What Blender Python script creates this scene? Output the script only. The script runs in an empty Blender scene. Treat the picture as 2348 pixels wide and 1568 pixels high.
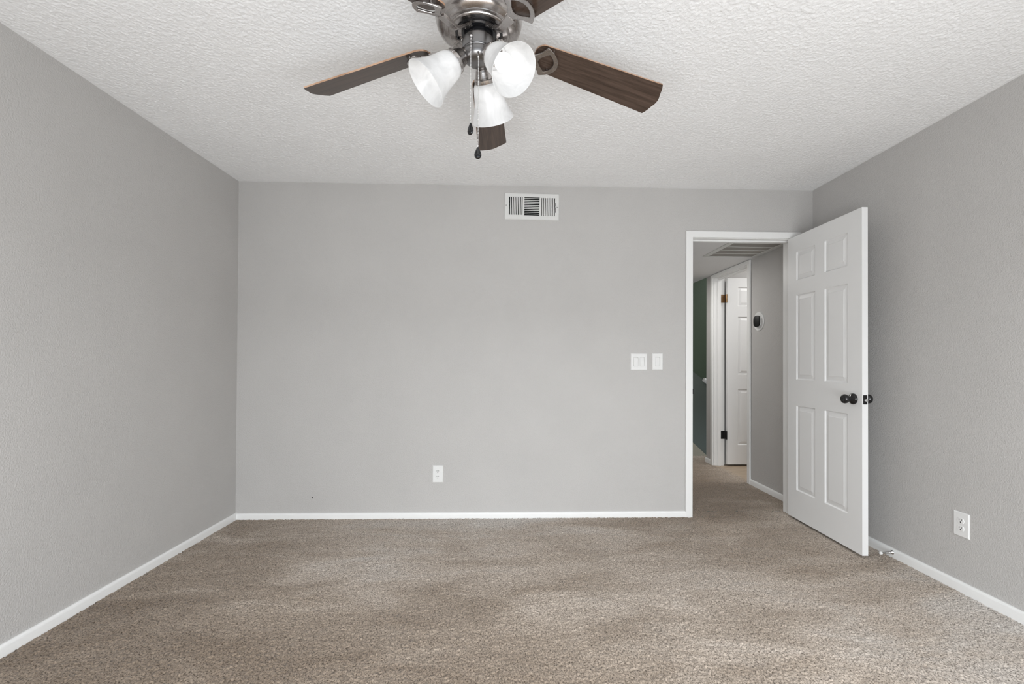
import bpy, math, random
import numpy as np
from mathutils import Vector, Matrix

random.seed(4)
RNG = np.random.default_rng(11)
SC = bpy.context.scene
COL = SC.collection
PI = math.pi

# ------------------------------------------------------------------ camera
CAM_H = 1.151
YAW, PITCH, ROLL = 0.0303, 0.0082, 0.0048
cam_d = bpy.data.cameras.new('camera')
cam_d.lens = 16.0
cam_d.sensor_width = 36.0
cam_d.sensor_fit = 'HORIZONTAL'
cam_d.shift_x = -0.00863
cam_d.shift_y = 0.01414
cam_d.clip_start = 0.02
cam = bpy.data.objects.new('camera', cam_d)
COL.objects.link(cam)
SC.camera = cam
_f = Vector((math.sin(YAW) * math.cos(PITCH), math.cos(YAW) * math.cos(PITCH), math.sin(PITCH)))
_r = Vector((math.cos(YAW), -math.sin(YAW), 0))
_u = _r.cross(_f)
_r2 = math.cos(ROLL) * _r + math.sin(ROLL) * _u
_u2 = -math.sin(ROLL) * _r + math.cos(ROLL) * _u
cam.matrix_world = Matrix(((_r2.x, _u2.x, -_f.x, 0), (_r2.y, _u2.y, -_f.y, 0),
                           (_r2.z, _u2.z, -_f.z, CAM_H), (0, 0, 0, 1)))

# ------------------------------------------------------------------ view, world, daylight
SC.view_settings.view_transform = 'Standard'
SC.view_settings.look = 'None'
SC.view_settings.exposure = -0.035
SC.view_settings.gamma = 1.0
SC.view_settings.use_curve_mapping = False

world = bpy.data.worlds.new('daylight')
SC.world = world
world.use_nodes = True
world.node_tree.nodes['Background'].inputs[0].default_value = (0.80, 0.90, 1.0, 1)
world.node_tree.nodes['Background'].inputs[1].default_value = 1.0

# room dimensions (metres; z = 0 is the top of the carpet pile)
XL, XR, D, H = -1.953, 2.298, 3.354, 2.44
YF = -0.62                # wall behind the camera, with the window
WT = 0.115                # wall thickness
ZB = -0.012               # underside of the pile
HALL_Z = 2.115
HALL_L, HALL_END, STAIR_Y = 1.2, 5.18, 6.25
OPL, OPR, OPH = 1.385, 2.141, 2.068      # bedroom doorway
SDN, SDF = 4.272, 4.985                  # side doorway in the hall's right wall
WX0, WX1, WZ0, WZ1 = -1.25, 1.85, 0.03, 2.06   # unseen window, enlarged to door size to light the room low down


def area(name, loc, rot, sx, sy, power, col=(1, 1, 1)):
    l = bpy.data.lights.new(name, 'AREA')
    l.shape = 'RECTANGLE'
    l.size, l.size_y = sx, sy
    l.energy = power
    l.color = col
    o = bpy.data.objects.new(name, l)
    o.location = loc
    o.rotation_euler = rot
    COL.objects.link(o)
    return o


# added panels outside the unseen window: a sky source and two invented low fills
area('sky_daylight', (0.3, YF - 1.6, 3.0), (PI / 2 - 0.75, 0, 0), 5.0, 2.0, 420, (0.93, 0.97, 1.0))
area('low_up_fill', (0.3, YF - 0.6, 0.0), (PI, 0, 0), 4.0, 0.8, 84, (0.965, 0.985, 1.0))
area('low_front_fill', ((WX0 + WX1) / 2, YF - 0.07, 0.48), (PI / 2, 0, 0), WX1 - WX0 - 0.12, 0.8, 66, (0.955, 0.98, 1.0))
area('side_room_ceiling_light', (3.2, 4.3, 2.40), (0, 0, 0), 0.5, 0.5, 17, (1.0, 0.99, 0.975))
area('stairwell_fill', (3.6, 5.75, 2.6), (0, 0, 0), 0.8, 0.6, 15, (1.0, 1.0, 1.0))  # added fill to lift the dark stairwell, no window known there
area('hall_fill', (1.62, 4.75, 2.10), (0, 0, 0), 0.25, 0.25, 10, (1.0, 0.98, 0.95))  # added fill to brighten the hall, no fixture known there


# ------------------------------------------------------------------ materials
def new_mat(name):
    m = bpy.data.materials.new(name)
    m.use_nodes = True
    nt = m.node_tree
    b = nt.nodes['Principled BSDF']
    return m, nt, b


def coords(nt):
    return nt.nodes.new('ShaderNodeTexCoord').outputs['Object']


def noise(nt, vec, scale, detail=2.0, rough=0.5, dist=0.0):
    n = nt.nodes.new('ShaderNodeTexNoise')
    n.inputs['Scale'].default_value = scale
    n.inputs['Detail'].default_value = detail
    n.inputs['Roughness'].default_value = rough
    n.inputs['Distortion'].default_value = dist
    nt.links.new(vec, n.inputs['Vector'])
    return n.outputs['Fac']


def ramp(nt, fac, stops):
    r = nt.nodes.new('ShaderNodeValToRGB')
    while len(r.color_ramp.elements) < len(stops):
        r.color_ramp.elements.new(0.5)
    for e, (p, c) in zip(r.color_ramp.elements, stops):
        e.position = p
        e.color = (*c, 1)
    nt.links.new(fac, r.inputs['Fac'])
    return r.outputs['Color']


def bump(nt, b, height, strength, dist):
    n = nt.nodes.new('ShaderNodeBump')
    n.inputs['Strength'].default_value = strength
    n.inputs['Distance'].default_value = dist
    nt.links.new(height, n.inputs['Height'])
    nt.links.new(n.outputs['Normal'], b.inputs['Normal'])
    return n


def paint(name, col, rough=0.6, tex=None, vary=0.03):
    """Painted surface: slight mottling, optional (scale, strength, distance) texture."""
    m, nt, b = new_mat(name)
    v = coords(nt)
    f = noise(nt, v, 3.0, 3)
    c0 = tuple(c * (1 - vary) for c in col)
    c1 = tuple(min(1, c * (1 + vary)) for c in col)
    nt.links.new(ramp(nt, f, [(0.3, c0), (0.7, c1)]), b.inputs['Base Color'])
    b.inputs['Roughness'].default_value = rough
    b.inputs['Specular IOR Level'].default_value = 0.35
    if tex:
        bump(nt, b, noise(nt, v, tex[0], 2.5, 0.55), tex[1], tex[2])
    return m


def metal(name, col, rough, brush=0.0):
    m, nt, b = new_mat(name)
    b.inputs['Base Color'].default_value = (*col, 1)
    b.inputs['Metallic'].default_value = 1.0
    b.inputs['Roughness'].default_value = rough
    if brush:
        v = coords(nt)
        mp = nt.nodes.new('ShaderNodeMapping')
        mp.inputs['Scale'].default_value = (6, 6, 160)
        nt.links.new(v, mp.inputs['Vector'])
        f = noise(nt, mp.outputs['Vector'], 6, 2)
        mr = nt.nodes.new('ShaderNodeMapRange')
        mr.inputs['To Min'].default_value = rough - brush
        mr.inputs['To Max'].default_value = rough + brush
        nt.links.new(f, mr.inputs['Value'])
        nt.links.new(mr.outputs['Result'], b.inputs['Roughness'])
    return m


def plastic(name, col, rough=0.35, spec=0.5):
    m, nt, b = new_mat(name)
    v = coords(nt)
    f = noise(nt, v, 40, 2)
    nt.links.new(ramp(nt, f, [(0.3, tuple(c * 0.98 for c in col)), (0.7, col)]), b.inputs['Base Color'])
    b.inputs['Roughness'].default_value = rough
    b.inputs['Specular IOR Level'].default_value = spec
    return m


M = {}
M['wall'] = paint('greige_wall_paint', (0.52, 0.507, 0.494), 0.55, (150, 0.8, 0.003), 0.02)
M['ceil'] = paint('white_popcorn_ceiling', (0.85, 0.85, 0.85), 0.85, (170, 0.5, 0.004), 0.015)
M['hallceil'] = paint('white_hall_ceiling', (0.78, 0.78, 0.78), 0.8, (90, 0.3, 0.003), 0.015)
M['trim'] = paint('white_trim_paint', (0.84, 0.84, 0.83), 0.35, (14, 0.05, 0.002), 0.015)
M['door'] = paint('white_door_paint', (0.80, 0.80, 0.795), 0.38, None, 0.012)
M['stair'] = paint('dark_green_wall_paint', (0.085, 0.115, 0.078), 0.6, (75, 0.3, 0.003), 0.02)
M['stairlow'] = paint('dark_grey_green_lower_wall', (0.13, 0.15, 0.13), 0.6, (75, 0.3, 0.003), 0.02)  # greyer, paler tone for the lower stairwell wall
M['beige'] = paint('beige_skirt_paint', (0.42, 0.37, 0.28), 0.5, None, 0.03)
M['plate'] = plastic('white_plastic', (0.80, 0.80, 0.79), 0.3)
M['black'] = plastic('gloss_black', (0.006, 0.006, 0.007), 0.16, 0.6)
M['matblack'] = plastic('matte_black', (0.008, 0.008, 0.008), 0.5, 0.3)
M['dark'] = plastic('dark_inner_shade', (0.006, 0.006, 0.006), 0.9, 0.1)
M['slot'] = plastic('dark_slot', (0.05, 0.048, 0.045), 0.8, 0.1)
M['nickel'] = metal('brushed_nickel', (0.44, 0.415, 0.40), 0.26, 0.06)
M['nickel_dark'] = metal('dark_brushed_nickel', (0.24, 0.235, 0.235), 0.36, 0.06)
M['chrome'] = metal('polished_chrome', (0.75, 0.75, 0.75), 0.12)
M['bronze'] = metal('bronze', (0.30, 0.19, 0.10), 0.35)
M['steel'] = metal('steel_latch', (0.70, 0.70, 0.69), 0.3)
M['vent'] = paint('white_vent_enamel', (0.72, 0.72, 0.705), 0.4, None, 0.015)
M['grille'] = paint('white_grille_enamel', (0.62, 0.62, 0.60), 0.45, None, 0.015)
M['filter'] = paint('grey_filter_cloth', (0.34, 0.325, 0.30), 0.9, (200, 0.5, 0.002), 0.1)


def wood_mat(name, c_dark, c_mid, c_light, rough):
    m, nt, b = new_mat(name)
    tc = nt.nodes.new('ShaderNodeTexCoord')
    mp = nt.nodes.new('ShaderNodeMapping')
    mp.inputs['Scale'].default_value = (1.5, 26, 26)
    nt.links.new(tc.outputs['UV'], mp.inputs['Vector'])
    f = noise(nt, mp.outputs['Vector'], 3.0, 6, 0.62, 0.5)
    mp2 = nt.nodes.new('ShaderNodeMapping')
    mp2.inputs['Scale'].default_value = (6, 130, 130)
    nt.links.new(tc.outputs['UV'], mp2.inputs['Vector'])
    g = noise(nt, mp2.outputs['Vector'], 2.0, 3)
    mx = nt.nodes.new('ShaderNodeMath')
    mx.operation = 'MULTIPLY_ADD'
    mx.inputs[1].default_value = 0.35
    nt.links.new(g, mx.inputs[0])
    nt.links.new(f, mx.inputs[2])
    col = ramp(nt, mx.outputs[0], [(0.48, c_dark), (0.66, c_mid), (0.86, c_light)])
    nt.links.new(col, b.inputs['Base Color'])
    b.inputs['Roughness'].default_value = rough
    b.inputs['Specular IOR Level'].default_value = 0.5
    bump(nt, b, g, 0.08, 0.001)
    return m


M['blade'] = wood_mat('dark_walnut_blade', (0.036, 0.022, 0.016), (0.058, 0.038, 0.028), (0.088, 0.058, 0.044), 0.30)
M['bladeedge'] = wood_mat('light_brown_blade_edge', (0.30, 0.17, 0.10), (0.42, 0.26, 0.17), (0.52, 0.35, 0.25), 0.5)
M['plank'] = wood_mat('tan_plank_floor', (0.30, 0.22, 0.15), (0.40, 0.31, 0.22), (0.50, 0.40, 0.30), 0.4)

# frosted alabaster glass, lit from inside by its bulb
m, nt, b = new_mat('lit_alabaster_glass')
v = coords(nt)
f = noise(nt, v, 16, 4, 0.6, 1.6)
c = ramp(nt, f, [(0.30, (0.70, 0.70, 0.70)), (0.62, (0.80, 0.80, 0.80))])
nt.links.new(c, b.inputs['Base Color'])
b.inputs['Roughness'].default_value = 0.25
nt.links.new(c, b.inputs['Emission Color'])
b.inputs['Emission Strength'].default_value = 0.24
tr = nt.nodes.new('ShaderNodeBsdfTranslucent')
nt.links.new(c, tr.inputs['Color'])
mixs = nt.nodes.new('ShaderNodeMixShader')
mixs.inputs[0].default_value = 0.45
nt.links.new(b.outputs[0], mixs.inputs[1])
nt.links.new(tr.outputs[0], mixs.inputs[2])
nt.links.new(mixs.outputs[0], nt.nodes['Material Output'].inputs['Surface'])
M['shade'] = m
m, nt, b = new_mat('lit_bulb_glass')
b.inputs['Base Color'].default_value = (1, 1, 1, 1)
b.inputs['Emission Color'].default_value = (1.0, 0.99, 0.97, 1)
b.inputs['Emission Strength'].default_value = 1.6
M['bulb'] = m

# carpet: mottled greige yarn; pile shading and a dimmer left painted as patches
CARPET_SHIFT = (7.3, 0.4, 0.0)  # offset puts the painted darker side on the left
m, nt, b = new_mat('greige_carpet_yarn')
v = coords(nt)
mpa = nt.nodes.new('ShaderNodeMapping')
mpa.inputs['Scale'].default_value = (0.75, 2.0, 1)
nt.links.new(v, mpa.inputs['Vector'])
big = noise(nt, mpa.outputs['Vector'], 1.9, 5, 0.62, 0.6)
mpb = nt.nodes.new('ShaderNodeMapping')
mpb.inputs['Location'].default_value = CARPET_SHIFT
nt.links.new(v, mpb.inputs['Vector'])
pile_shade = noise(nt, mpb.outputs['Vector'], 0.32, 1, 0.4)
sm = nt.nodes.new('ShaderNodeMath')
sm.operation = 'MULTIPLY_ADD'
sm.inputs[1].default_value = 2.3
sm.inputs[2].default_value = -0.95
nt.links.new(pile_shade, sm.inputs[0])
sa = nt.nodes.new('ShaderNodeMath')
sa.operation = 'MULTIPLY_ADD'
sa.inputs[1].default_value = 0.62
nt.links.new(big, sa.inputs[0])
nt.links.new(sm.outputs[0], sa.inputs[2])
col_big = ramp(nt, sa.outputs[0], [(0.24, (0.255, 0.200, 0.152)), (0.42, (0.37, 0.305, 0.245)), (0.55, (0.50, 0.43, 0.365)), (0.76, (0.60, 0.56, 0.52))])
fine = noise(nt, v, 165, 3.5, 0.62)  # yarn tone plus dark gaps between tufts, painted into the colour
col_fine = ramp(nt, fine, [(0.36, (0.28, 0.26, 0.245)), (0.46, (0.84, 0.835, 0.83)), (0.56, (1.09, 1.09, 1.09)), (0.68, (1.38, 1.38, 1.38))])
mix = nt.nodes.new('ShaderNodeMix')
mix.data_type = 'RGBA'
mix.blend_type = 'MULTIPLY'
mix.inputs['Factor'].default_value = 1.0
nt.links.new(col_big, mix.inputs['A'])
nt.links.new(col_fine, mix.inputs['B'])
nt.links.new(mix.outputs['Result'], b.inputs['Base Color'])
b.inputs['Roughness'].default_value = 0.95
b.inputs['Specular IOR Level'].default_value = 0.1
b.inputs['Sheen Weight'].default_value = 0.15
M['carpet'] = m


# ------------------------------------------------------------------ mesh helpers
class MB:
    def __init__(self):
        self.v, self.f, self.mi, self.uv = [], [], [], {}

    def add(self, verts, faces, mi=0):
        o = len(self.v)
        self.v += [tuple(p) for p in verts]
        for f in faces:
            self.f.append(tuple(i + o for i in f))
            self.mi.append(mi)
        return o

    def box(self, x0, x1, y0, y1, z0, z1, mi=0):
        vs = [(x, y, z) for z in (z0, z1) for y in (y0, y1) for x in (x0, x1)]
        self.add(vs, [(0, 2, 3, 1), (4, 5, 7, 6), (0, 1, 5, 4), (2, 6, 7, 3), (0, 4, 6, 2), (1, 3, 7, 5)], mi)

    def lathe(self, prof, seg=48, T=None, cap0=True, cap1=True, mi=0):
        """prof: list of (r, h); revolve about local z, placed by matrix T."""
        T = T or Matrix.Identity(4)
        vs, fs = [], []
        for r, h in prof:
            for k in range(seg):
                a = 2 * PI * k / seg
                vs.append(T @ Vector((r * math.cos(a), r * math.sin(a), h)))
        n = len(prof)
        for i in range(n - 1):
            for k in range(seg):
                k2 = (k + 1) % seg
                fs.append((i * seg + k, i * seg + k2, (i + 1) * seg + k2, (i + 1) * seg + k))
        if cap0:
            fs.append(tuple(reversed(range(seg))))
        if cap1:
            fs.append(tuple((n - 1) * seg + k for k in range(seg)))
        self.add(vs, fs, mi)

    def tube(self, pts, rad, seg=10, mi=0):
        pts = [Vector(p) for p in pts]
        vs, fs = [], []
        t0 = (pts[1] - pts[0]).normalized()
        up = Vector((0, 0, 1)) if abs(t0.z) < 0.9 else Vector((1, 0, 0))
        n = t0.cross(up).normalized()
        for i, p in enumerate(pts):
            if i == 0:
                t = pts[1] - pts[0]
            elif i == len(pts) - 1:
                t = pts[-1] - pts[-2]
            else:
                t = pts[i + 1] - pts[i - 1]
            t.normalize()
            n = (n - t * n.dot(t)).normalized()
            bn = t.cross(n)
            r = rad[i] if isinstance(rad, (list, tuple)) else rad
            for k in range(seg):
                a = 2 * PI * k / seg
                vs.append(p + n * (r * math.cos(a)) + bn * (r * math.sin(a)))
        for i in range(len(pts) - 1):
            for k in range(seg):
                k2 = (k + 1) % seg
                fs.append((i * seg + k, i * seg + k2, (i + 1) * seg + k2, (i + 1) * seg + k))
        fs.append(tuple(reversed(range(seg))))
        fs.append(tuple((len(pts) - 1) * seg + k for k in range(seg)))
        self.add(vs, fs, mi)

    def sphere(self, c, r, seg=16, rings=10, mi=0):
        prof = [(max(1e-4, r * math.sin(PI * i / rings)), -r * math.cos(PI * i / rings)) for i in range(rings + 1)]
        self.lathe(prof, seg, Matrix.Translation(c), mi=mi)

    def prism(self, poly, axis, a, b, mi=0):
        """extrude 2-D poly along axis ('x','y','z') from a to b."""
        def P(u, w, t):
            return {'x': (t, u, w), 'y': (u, t, w), 'z': (u, w, t)}[axis]
        n = len(poly)
        vs = [P(u, w, a) for u, w in poly] + [P(u, w, b) for u, w in poly]
        fs = [tuple(range(n))[::-1], tuple(range(n, 2 * n))]
        fs += [(i, (i + 1) % n, n + (i + 1) % n, n + i) for i in range(n)]
        self.add(vs, fs, mi)


def build(name, mb, mat, parent=None, origin=None, bevel=0.0, smooth=False, angle=35, segs=2):
    me = bpy.data.meshes.new(name)
    org = Vector(origin) if origin is not None else Vector((0, 0, 0))
    me.from_pydata([Vector(p) - org for p in mb.v], [], mb.f)
    mats = mat if isinstance(mat, (list, tuple)) else [mat]
    for mm in mats:
        me.materials.append(mm)
    if len(mats) > 1:
        me.polygons.foreach_set('material_index', mb.mi)
    import bmesh
    bm = bmesh.new()
    bm.from_mesh(me)
    bmesh.ops.recalc_face_normals(bm, faces=bm.faces)
    bm.to_mesh(me)
    bm.free()
    if smooth:
        me.polygons.foreach_set('use_smooth', [True] * len(me.polygons))
        if hasattr(me, 'set_sharp_from_angle'):
            me.set_sharp_from_angle(angle=math.radians(angle))
    me.update()
    o = bpy.data.objects.new(name, me)
    COL.objects.link(o)
    o.location = org
    if bevel:
        bv = o.modifiers.new('bevel', 'BEVEL')
        bv.width = bevel
        bv.segments = segs
        bv.limit_method = 'ANGLE'
        bv.angle_limit = math.radians(40)
    if parent is not None:
        o.parent = parent
        o.location = org - Vector(WORLD[parent.name])
    WORLD[o.name] = tuple(org)
    return o


WORLD = {}


def empty(name, loc):
    o = bpy.data.objects.new(name, None)
    o.empty_display_size = 0.05
    o.location = loc
    COL.objects.link(o)
    WORLD[o.name] = tuple(loc)
    return o


def tag(o, label, cat, group=None):
    o['label'] = label
    o['category'] = cat
    if group:
        o['group'] = group
    return o


def struct(name, mb, mat, label, cat, **k):
    o = build(name, mb, mat, **k)
    o['kind'] = 'structure'
    o['label'] = label
    o['category'] = cat
    return o


# ------------------------------------------------------------------ setting: shell
mb = MB()
mb.box(XL - WT, XL, YF - WT, D, ZB, H)
struct('wall_left', mb, M['wall'], 'long plain greige wall on the left side of the room', 'wall')

mb = MB()
mb.box(XL - WT, OPL - 0.018, D, D + WT, ZB, H)
mb.box(OPR + 0.018, XR, D, D + WT, ZB, H)
mb.box(OPL - 0.018, OPR + 0.018, D, D + WT, OPH + 0.018, H)
struct('wall_back', mb, M['wall'], 'greige end wall holding the vent, switches and open doorway', 'wall')

mb = MB()
mb.box(XR, XR + WT, YF - WT, SDN - 0.018, ZB, H)
mb.box(XR, XR + WT, SDF + 0.018, HALL_END, ZB, H)
mb.box(XR, XR + WT, SDN - 0.018, SDF + 0.018, OPH + 0.018, H)
struct('wall_right', mb, M['wall'], 'greige wall on the right running on into the hall', 'wall')

mb = MB()
mb.box(XL, WX0, YF - WT, YF, ZB, H)
mb.box(WX1, XR, YF - WT, YF, ZB, H)
mb.box(WX0, WX1, YF - WT, YF, ZB, WZ0)
mb.box(WX0, WX1, YF - WT, YF, WZ1, H)
struct('wall_front', mb, M['wall'], 'greige wall with the window behind the camera', 'wall')

mb = MB()
mb.box(XL - WT, XR + WT, YF - WT, D + WT, H, H + 0.1)

def smooth_noise(x, y, cell, seed):
    r = np.random.default_rng(seed)
    N = 512
    g = r.random((N, N))
    fx, fy = x / cell + 1000.37, y / cell + 1000.71
    ix, iy = np.floor(fx).astype(int), np.floor(fy).astype(int)
    tx, ty = fx - ix, fy - iy
    tx = tx * tx * (3 - 2 * tx)
    ty = ty * ty * (3 - 2 * ty)
    a, b2 = g[ix % N, iy % N], g[(ix + 1) % N, iy % N]
    c2, d2 = g[ix % N, (iy + 1) % N], g[(ix + 1) % N, (iy + 1) % N]
    return (a * (1 - tx) + b2 * tx) * (1 - ty) + (c2 * (1 - tx) + d2 * tx) * ty


def popcorn(x0, x1, y0, y1, step):
    nx, ny = int(round((x1 - x0) / step)) + 1, int(round((y1 - y0) / step)) + 1
    X, Y = np.meshgrid(np.linspace(x0, x1, nx), np.linspace(y0, y1, ny))
    z = 0.7 * smooth_noise(X, Y, 0.0066, 31) + 0.3 * smooth_noise(X, Y, 0.0047, 32)
    z = np.clip((z - 0.30) / 0.45, 0, 1) ** 1.3
    z *= np.clip(np.minimum(np.minimum(X - XL, XR - X), D - Y) / 0.02, 0.15, 1)
    inner = np.zeros_like(X)
    inner[1:-1, 1:-1] = 1
    jit = np.random.default_rng(24).random((2,) + X.shape) - 0.5
    X = X + jit[0] * step * 0.6 * inner
    Y = Y + jit[1] * step * 0.6 * inner
    V = np.stack([X, Y, H - 0.0003 - POP * z], -1).reshape(-1, 3)
    i = np.arange(nx * ny).reshape(ny, nx)
    Q = np.stack([i[:-1, :-1], i[1:, :-1], i[1:, 1:], i[:-1, 1:]], -1).reshape(-1, 4)
    return V, Q


POP = 0.0024
pv, pq = popcorn(XL, XR, 0.8, D, 0.0038)
pv2, pq2 = popcorn(XL, XR, YF, 0.8, 0.0075)
pv, pq = np.concatenate([pv, pv2]), np.concatenate([pq, pq2 + len(pv)])
cv = np.array(mb.v, dtype=np.float64)
cq = np.array(mb.f, dtype=np.int64)
ceil_me = bpy.data.meshes.new('ceiling')
V_ = np.concatenate([pv, cv]).astype(np.float32)
Q_ = np.concatenate([pq, cq + len(pv)]).astype(np.int32)
ceil_me.vertices.add(len(V_))
ceil_me.vertices.foreach_set('co', V_.ravel())
ceil_me.loops.add(Q_.size)
ceil_me.loops.foreach_set('vertex_index', Q_.ravel())
ceil_me.polygons.add(len(Q_))
ceil_me.polygons.foreach_set('loop_start', np.arange(0, Q_.size, 4, dtype=np.int32))
ceil_me.polygons.foreach_set('loop_total', np.full(len(Q_), 4, dtype=np.int32))
ceil_me.polygons.foreach_set('use_smooth', np.arange(len(Q_)) < len(pq))
ceil_me.update(calc_edges=True)
ceil_me.materials.append(M['ceil'])
ceil_o = bpy.data.objects.new('ceiling', ceil_me)
COL.objects.link(ceil_o)
ceil_o['kind'] = 'structure'
ceil_o['label'] = 'white textured bedroom ceiling above the fan'
ceil_o['category'] = 'ceiling'

mb = MB()
mb.box(HALL_L - WT, XR, D + WT, HALL_END, HALL_Z, HALL_Z + 0.1)
mb.box(HALL_L - WT, XR, HALL_END, STAIR_Y, HALL_Z, HALL_Z + 0.1)
struct('ceiling_hall', mb, M['hallceil'], 'low white hall ceiling seen through the doorway', 'ceiling')

mb = MB()
mb.box(HALL_L - WT, HALL_L, D + WT, STAIR_Y, -1.7, HALL_Z)
struct('wall_hall', mb, M['wall'], 'plain greige hall wall on the left beyond the doorway', 'wall')

# stairwell beyond the end of the hall
mb = MB()
mb.box(HALL_L - WT, 4.4, STAIR_Y, STAIR_Y + WT, -1.6, 2.8)
struct('wall_stairwell', mb, M['stair'], 'dark green stairwell wall at the far end of the hall', 'wall')
mb = MB()


def rail_z(x):
    return 0.998 - (x - 2.572) * 0.76


mb.prism([(1.4, -1.5), (3.6, -1.5), (3.6, rail_z(3.6)), (1.4, rail_z(1.4))], 'y', STAIR_Y - 0.05, STAIR_Y - 0.001)
struct('trim_1', mb, M['stairlow'], 'sloping grey-green lower panel of the stairwell wall', 'wall panel')
mb = MB()


def skirt_z(x):
    return 0.017 - (x - 2.573) * 0.92


mb.prism([(1.4, skirt_z(1.4)), (3.6, skirt_z(3.6)), (3.6, skirt_z(3.6) - 0.3), (1.4, skirt_z(1.4) - 0.3)], 'y',
         STAIR_Y - 0.075, STAIR_Y - 0.051)
struct('baseboard_stairwell', mb, M['beige'], 'sloping beige skirt board down the stairwell', 'baseboard')
mb = MB()
mb.box(HALL_L - WT, 4.4, 5.50, STAIR_Y, -1.7, -1.6)
mb.box(XR + WT, 4.4, HALL_END, 5.50, -1.7, -1.6)
mb.box(4.4, 4.5, HALL_END - 0.1, STAIR_Y + WT, -1.7, 2.8)
mb.box(HALL_L, XR + WT, 5.47, 5.499, -1.6, -0.03)
mb.box(XR, XR + WT, HALL_END, STAIR_Y, HALL_Z + 0.1, 2.8)
mb.box(XR, 4.5, HALL_END - 0.1, STAIR_Y + WT, 2.8, 2.9)
struct('wall_stairwell_side', mb, M['stair'], 'dark green side wall around the stairwell', 'wall')

# side room behind the hall doorway
mb = MB()
mb.box(XR + WT, 4.3, 5.035, 5.1, ZB - 0.03, 2.44)
mb.box(4.3, 4.4, 3.3, 5.1, ZB - 0.03, 2.44)
mb.box(XR + WT, 4.3, 3.3, 3.4, ZB - 0.03, 2.44)
struct('wall_side_room', mb, M['wall'], 'pale wall of the side room above its door', 'wall')
mb = MB()
mb.box(XR + WT, 4.4, 3.3, 5.1, 2.44, 2.54)
struct('ceiling_side_room', mb, M['hallceil'], 'white ceiling of the side room off the hall', 'ceiling')
mb = MB()
mb.box(XR, 4.3, SDN - 0.02, SDF + 0.02, -0.03, -0.006)
mb.box(XR + WT, 4.3, 3.4, SDN - 0.02, -0.03, -0.006)
mb.box(XR + WT, 4.3, SDF + 0.02, 5.035, -0.03, -0.006)
o = struct('floor_side_room', mb, M['plank'], 'tan plank floor past the carpet in the side doorway', 'floor')
uv = o.data.uv_layers.new(name='UVMap')
for lp in o.data.loops:
    co = o.data.vertices[lp.vertex_index].co
    uv.data[lp.index].uv = (co.x, co.y)


# ---- carpet: a dense pile surface over bedroom and hall
def carpet_grid(x0, x1, y0, y1, step):
    nx, ny = max(2, int(round((x1 - x0) / step)) + 1), max(2, int(round((y1 - y0) / step)) + 1)
    X, Y = np.meshgrid(np.linspace(x0, x1, nx), np.linspace(y0, y1, ny))
    inner = np.ones_like(X)
    inner[0, :] = inner[-1, :] = inner[:, 0] = inner[:, -1] = 0
    h = RNG.random(X.shape)
    # pile length, lean and clumping vary over the floor
    lean = smooth_noise(X, Y, 0.33, 3) * 0.6 + smooth_noise(X, Y, 0.12, 5) * 0.4
    clump = smooth_noise(X, Y, 0.011, 7)
    z = -0.0105 + 0.0075 * h ** 0.8 + 0.0016 * (clump - 0.5) + 0.003 * (lean - 0.5)
    jx = (RNG.random(X.shape) - 0.5) * step * 0.7 * inner
    jy = (RNG.random(X.shape) - 0.5) * step * 0.7 * inner + inner * h * 0.004 * (lean - 0.5) * 3
    X2 = np.clip(X + jx, x0, x1)
    Y2 = np.clip(Y + jy, y0, y1)
    vs = np.stack([X2, Y2, np.minimum(z, 0.001)], -1).reshape(-1, 3)
    i = np.arange(nx * ny).reshape(ny, nx)
    q = np.stack([i[:-1, :-1], i[:-1, 1:], i[1:, 1:], i[1:, :-1]], -1).reshape(-1, 4)
    return vs, q


parts = [carpet_grid(XL, XR, 1.1, D, 0.0052), carpet_grid(XL, XR, YF, 1.1, 0.009),
         carpet_grid(OPL, OPR, D, D + WT, 0.006), carpet_grid(HALL_L, XR, D + WT, 5.50, 0.008),
         carpet_grid(XR, XR + 0.05, SDN, SDF, 0.008), carpet_grid(XR, 2.45, HALL_END, 5.50, 0.01)]
vs, qs, off = [], [], 0
for a, q in parts:
    vs.append(a)
    qs.append(q + off)
    off += len(a)
vs = np.concatenate(vs).astype(np.float32)
qs = np.concatenate(qs).astype(np.int32)
me = bpy.data.meshes.new('floor')
me.vertices.add(len(vs))
me.vertices.foreach_set('co', vs.ravel())
me.loops.add(qs.size)
me.loops.foreach_set('vertex_index', qs.ravel())
me.polygons.add(len(qs))
me.polygons.foreach_set('loop_start', np.arange(0, qs.size, 4, dtype=np.int32))
me.polygons.foreach_set('loop_total', np.full(len(qs), 4, dtype=np.int32))
me.update(calc_edges=True)
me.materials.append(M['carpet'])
floor = bpy.data.objects.new('floor', me)
COL.objects.link(floor)
floor['kind'] = 'structure'
floor['label'] = 'greige cut-pile carpet running from the bedroom into the hall'
floor['category'] = 'floor'


# ---- baseboards (rounded top edge)
def bb_profile(h=0.048, t=0.013):
    return [(0, ZB), (t, ZB), (t, h - 0.014), (t - 0.002, h - 0.006), (t - 0.006, h - 0.001), (t - 0.009, h), (0, h)]


def baseboard_x(name, x0, x1, y, sgn, label, h=0.048):
    """along x on a wall at y, sticking out towards sgn*y."""
    mb = MB()
    pr = bb_profile(h)
    vs = [(x0, y + sgn * u, w) for u, w in pr] + [(x1, y + sgn * u, w) for u, w in pr]
    n = len(pr)
    mb.add(vs, [tuple(range(n)), tuple(range(2 * n - 1, n - 1, -1))] + [(i, (i + 1) % n, n + (i + 1) % n, n + i) for i in range(n)])
    return struct(name, mb, M['trim'], label, 'baseboard', smooth=True, angle=50)


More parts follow.
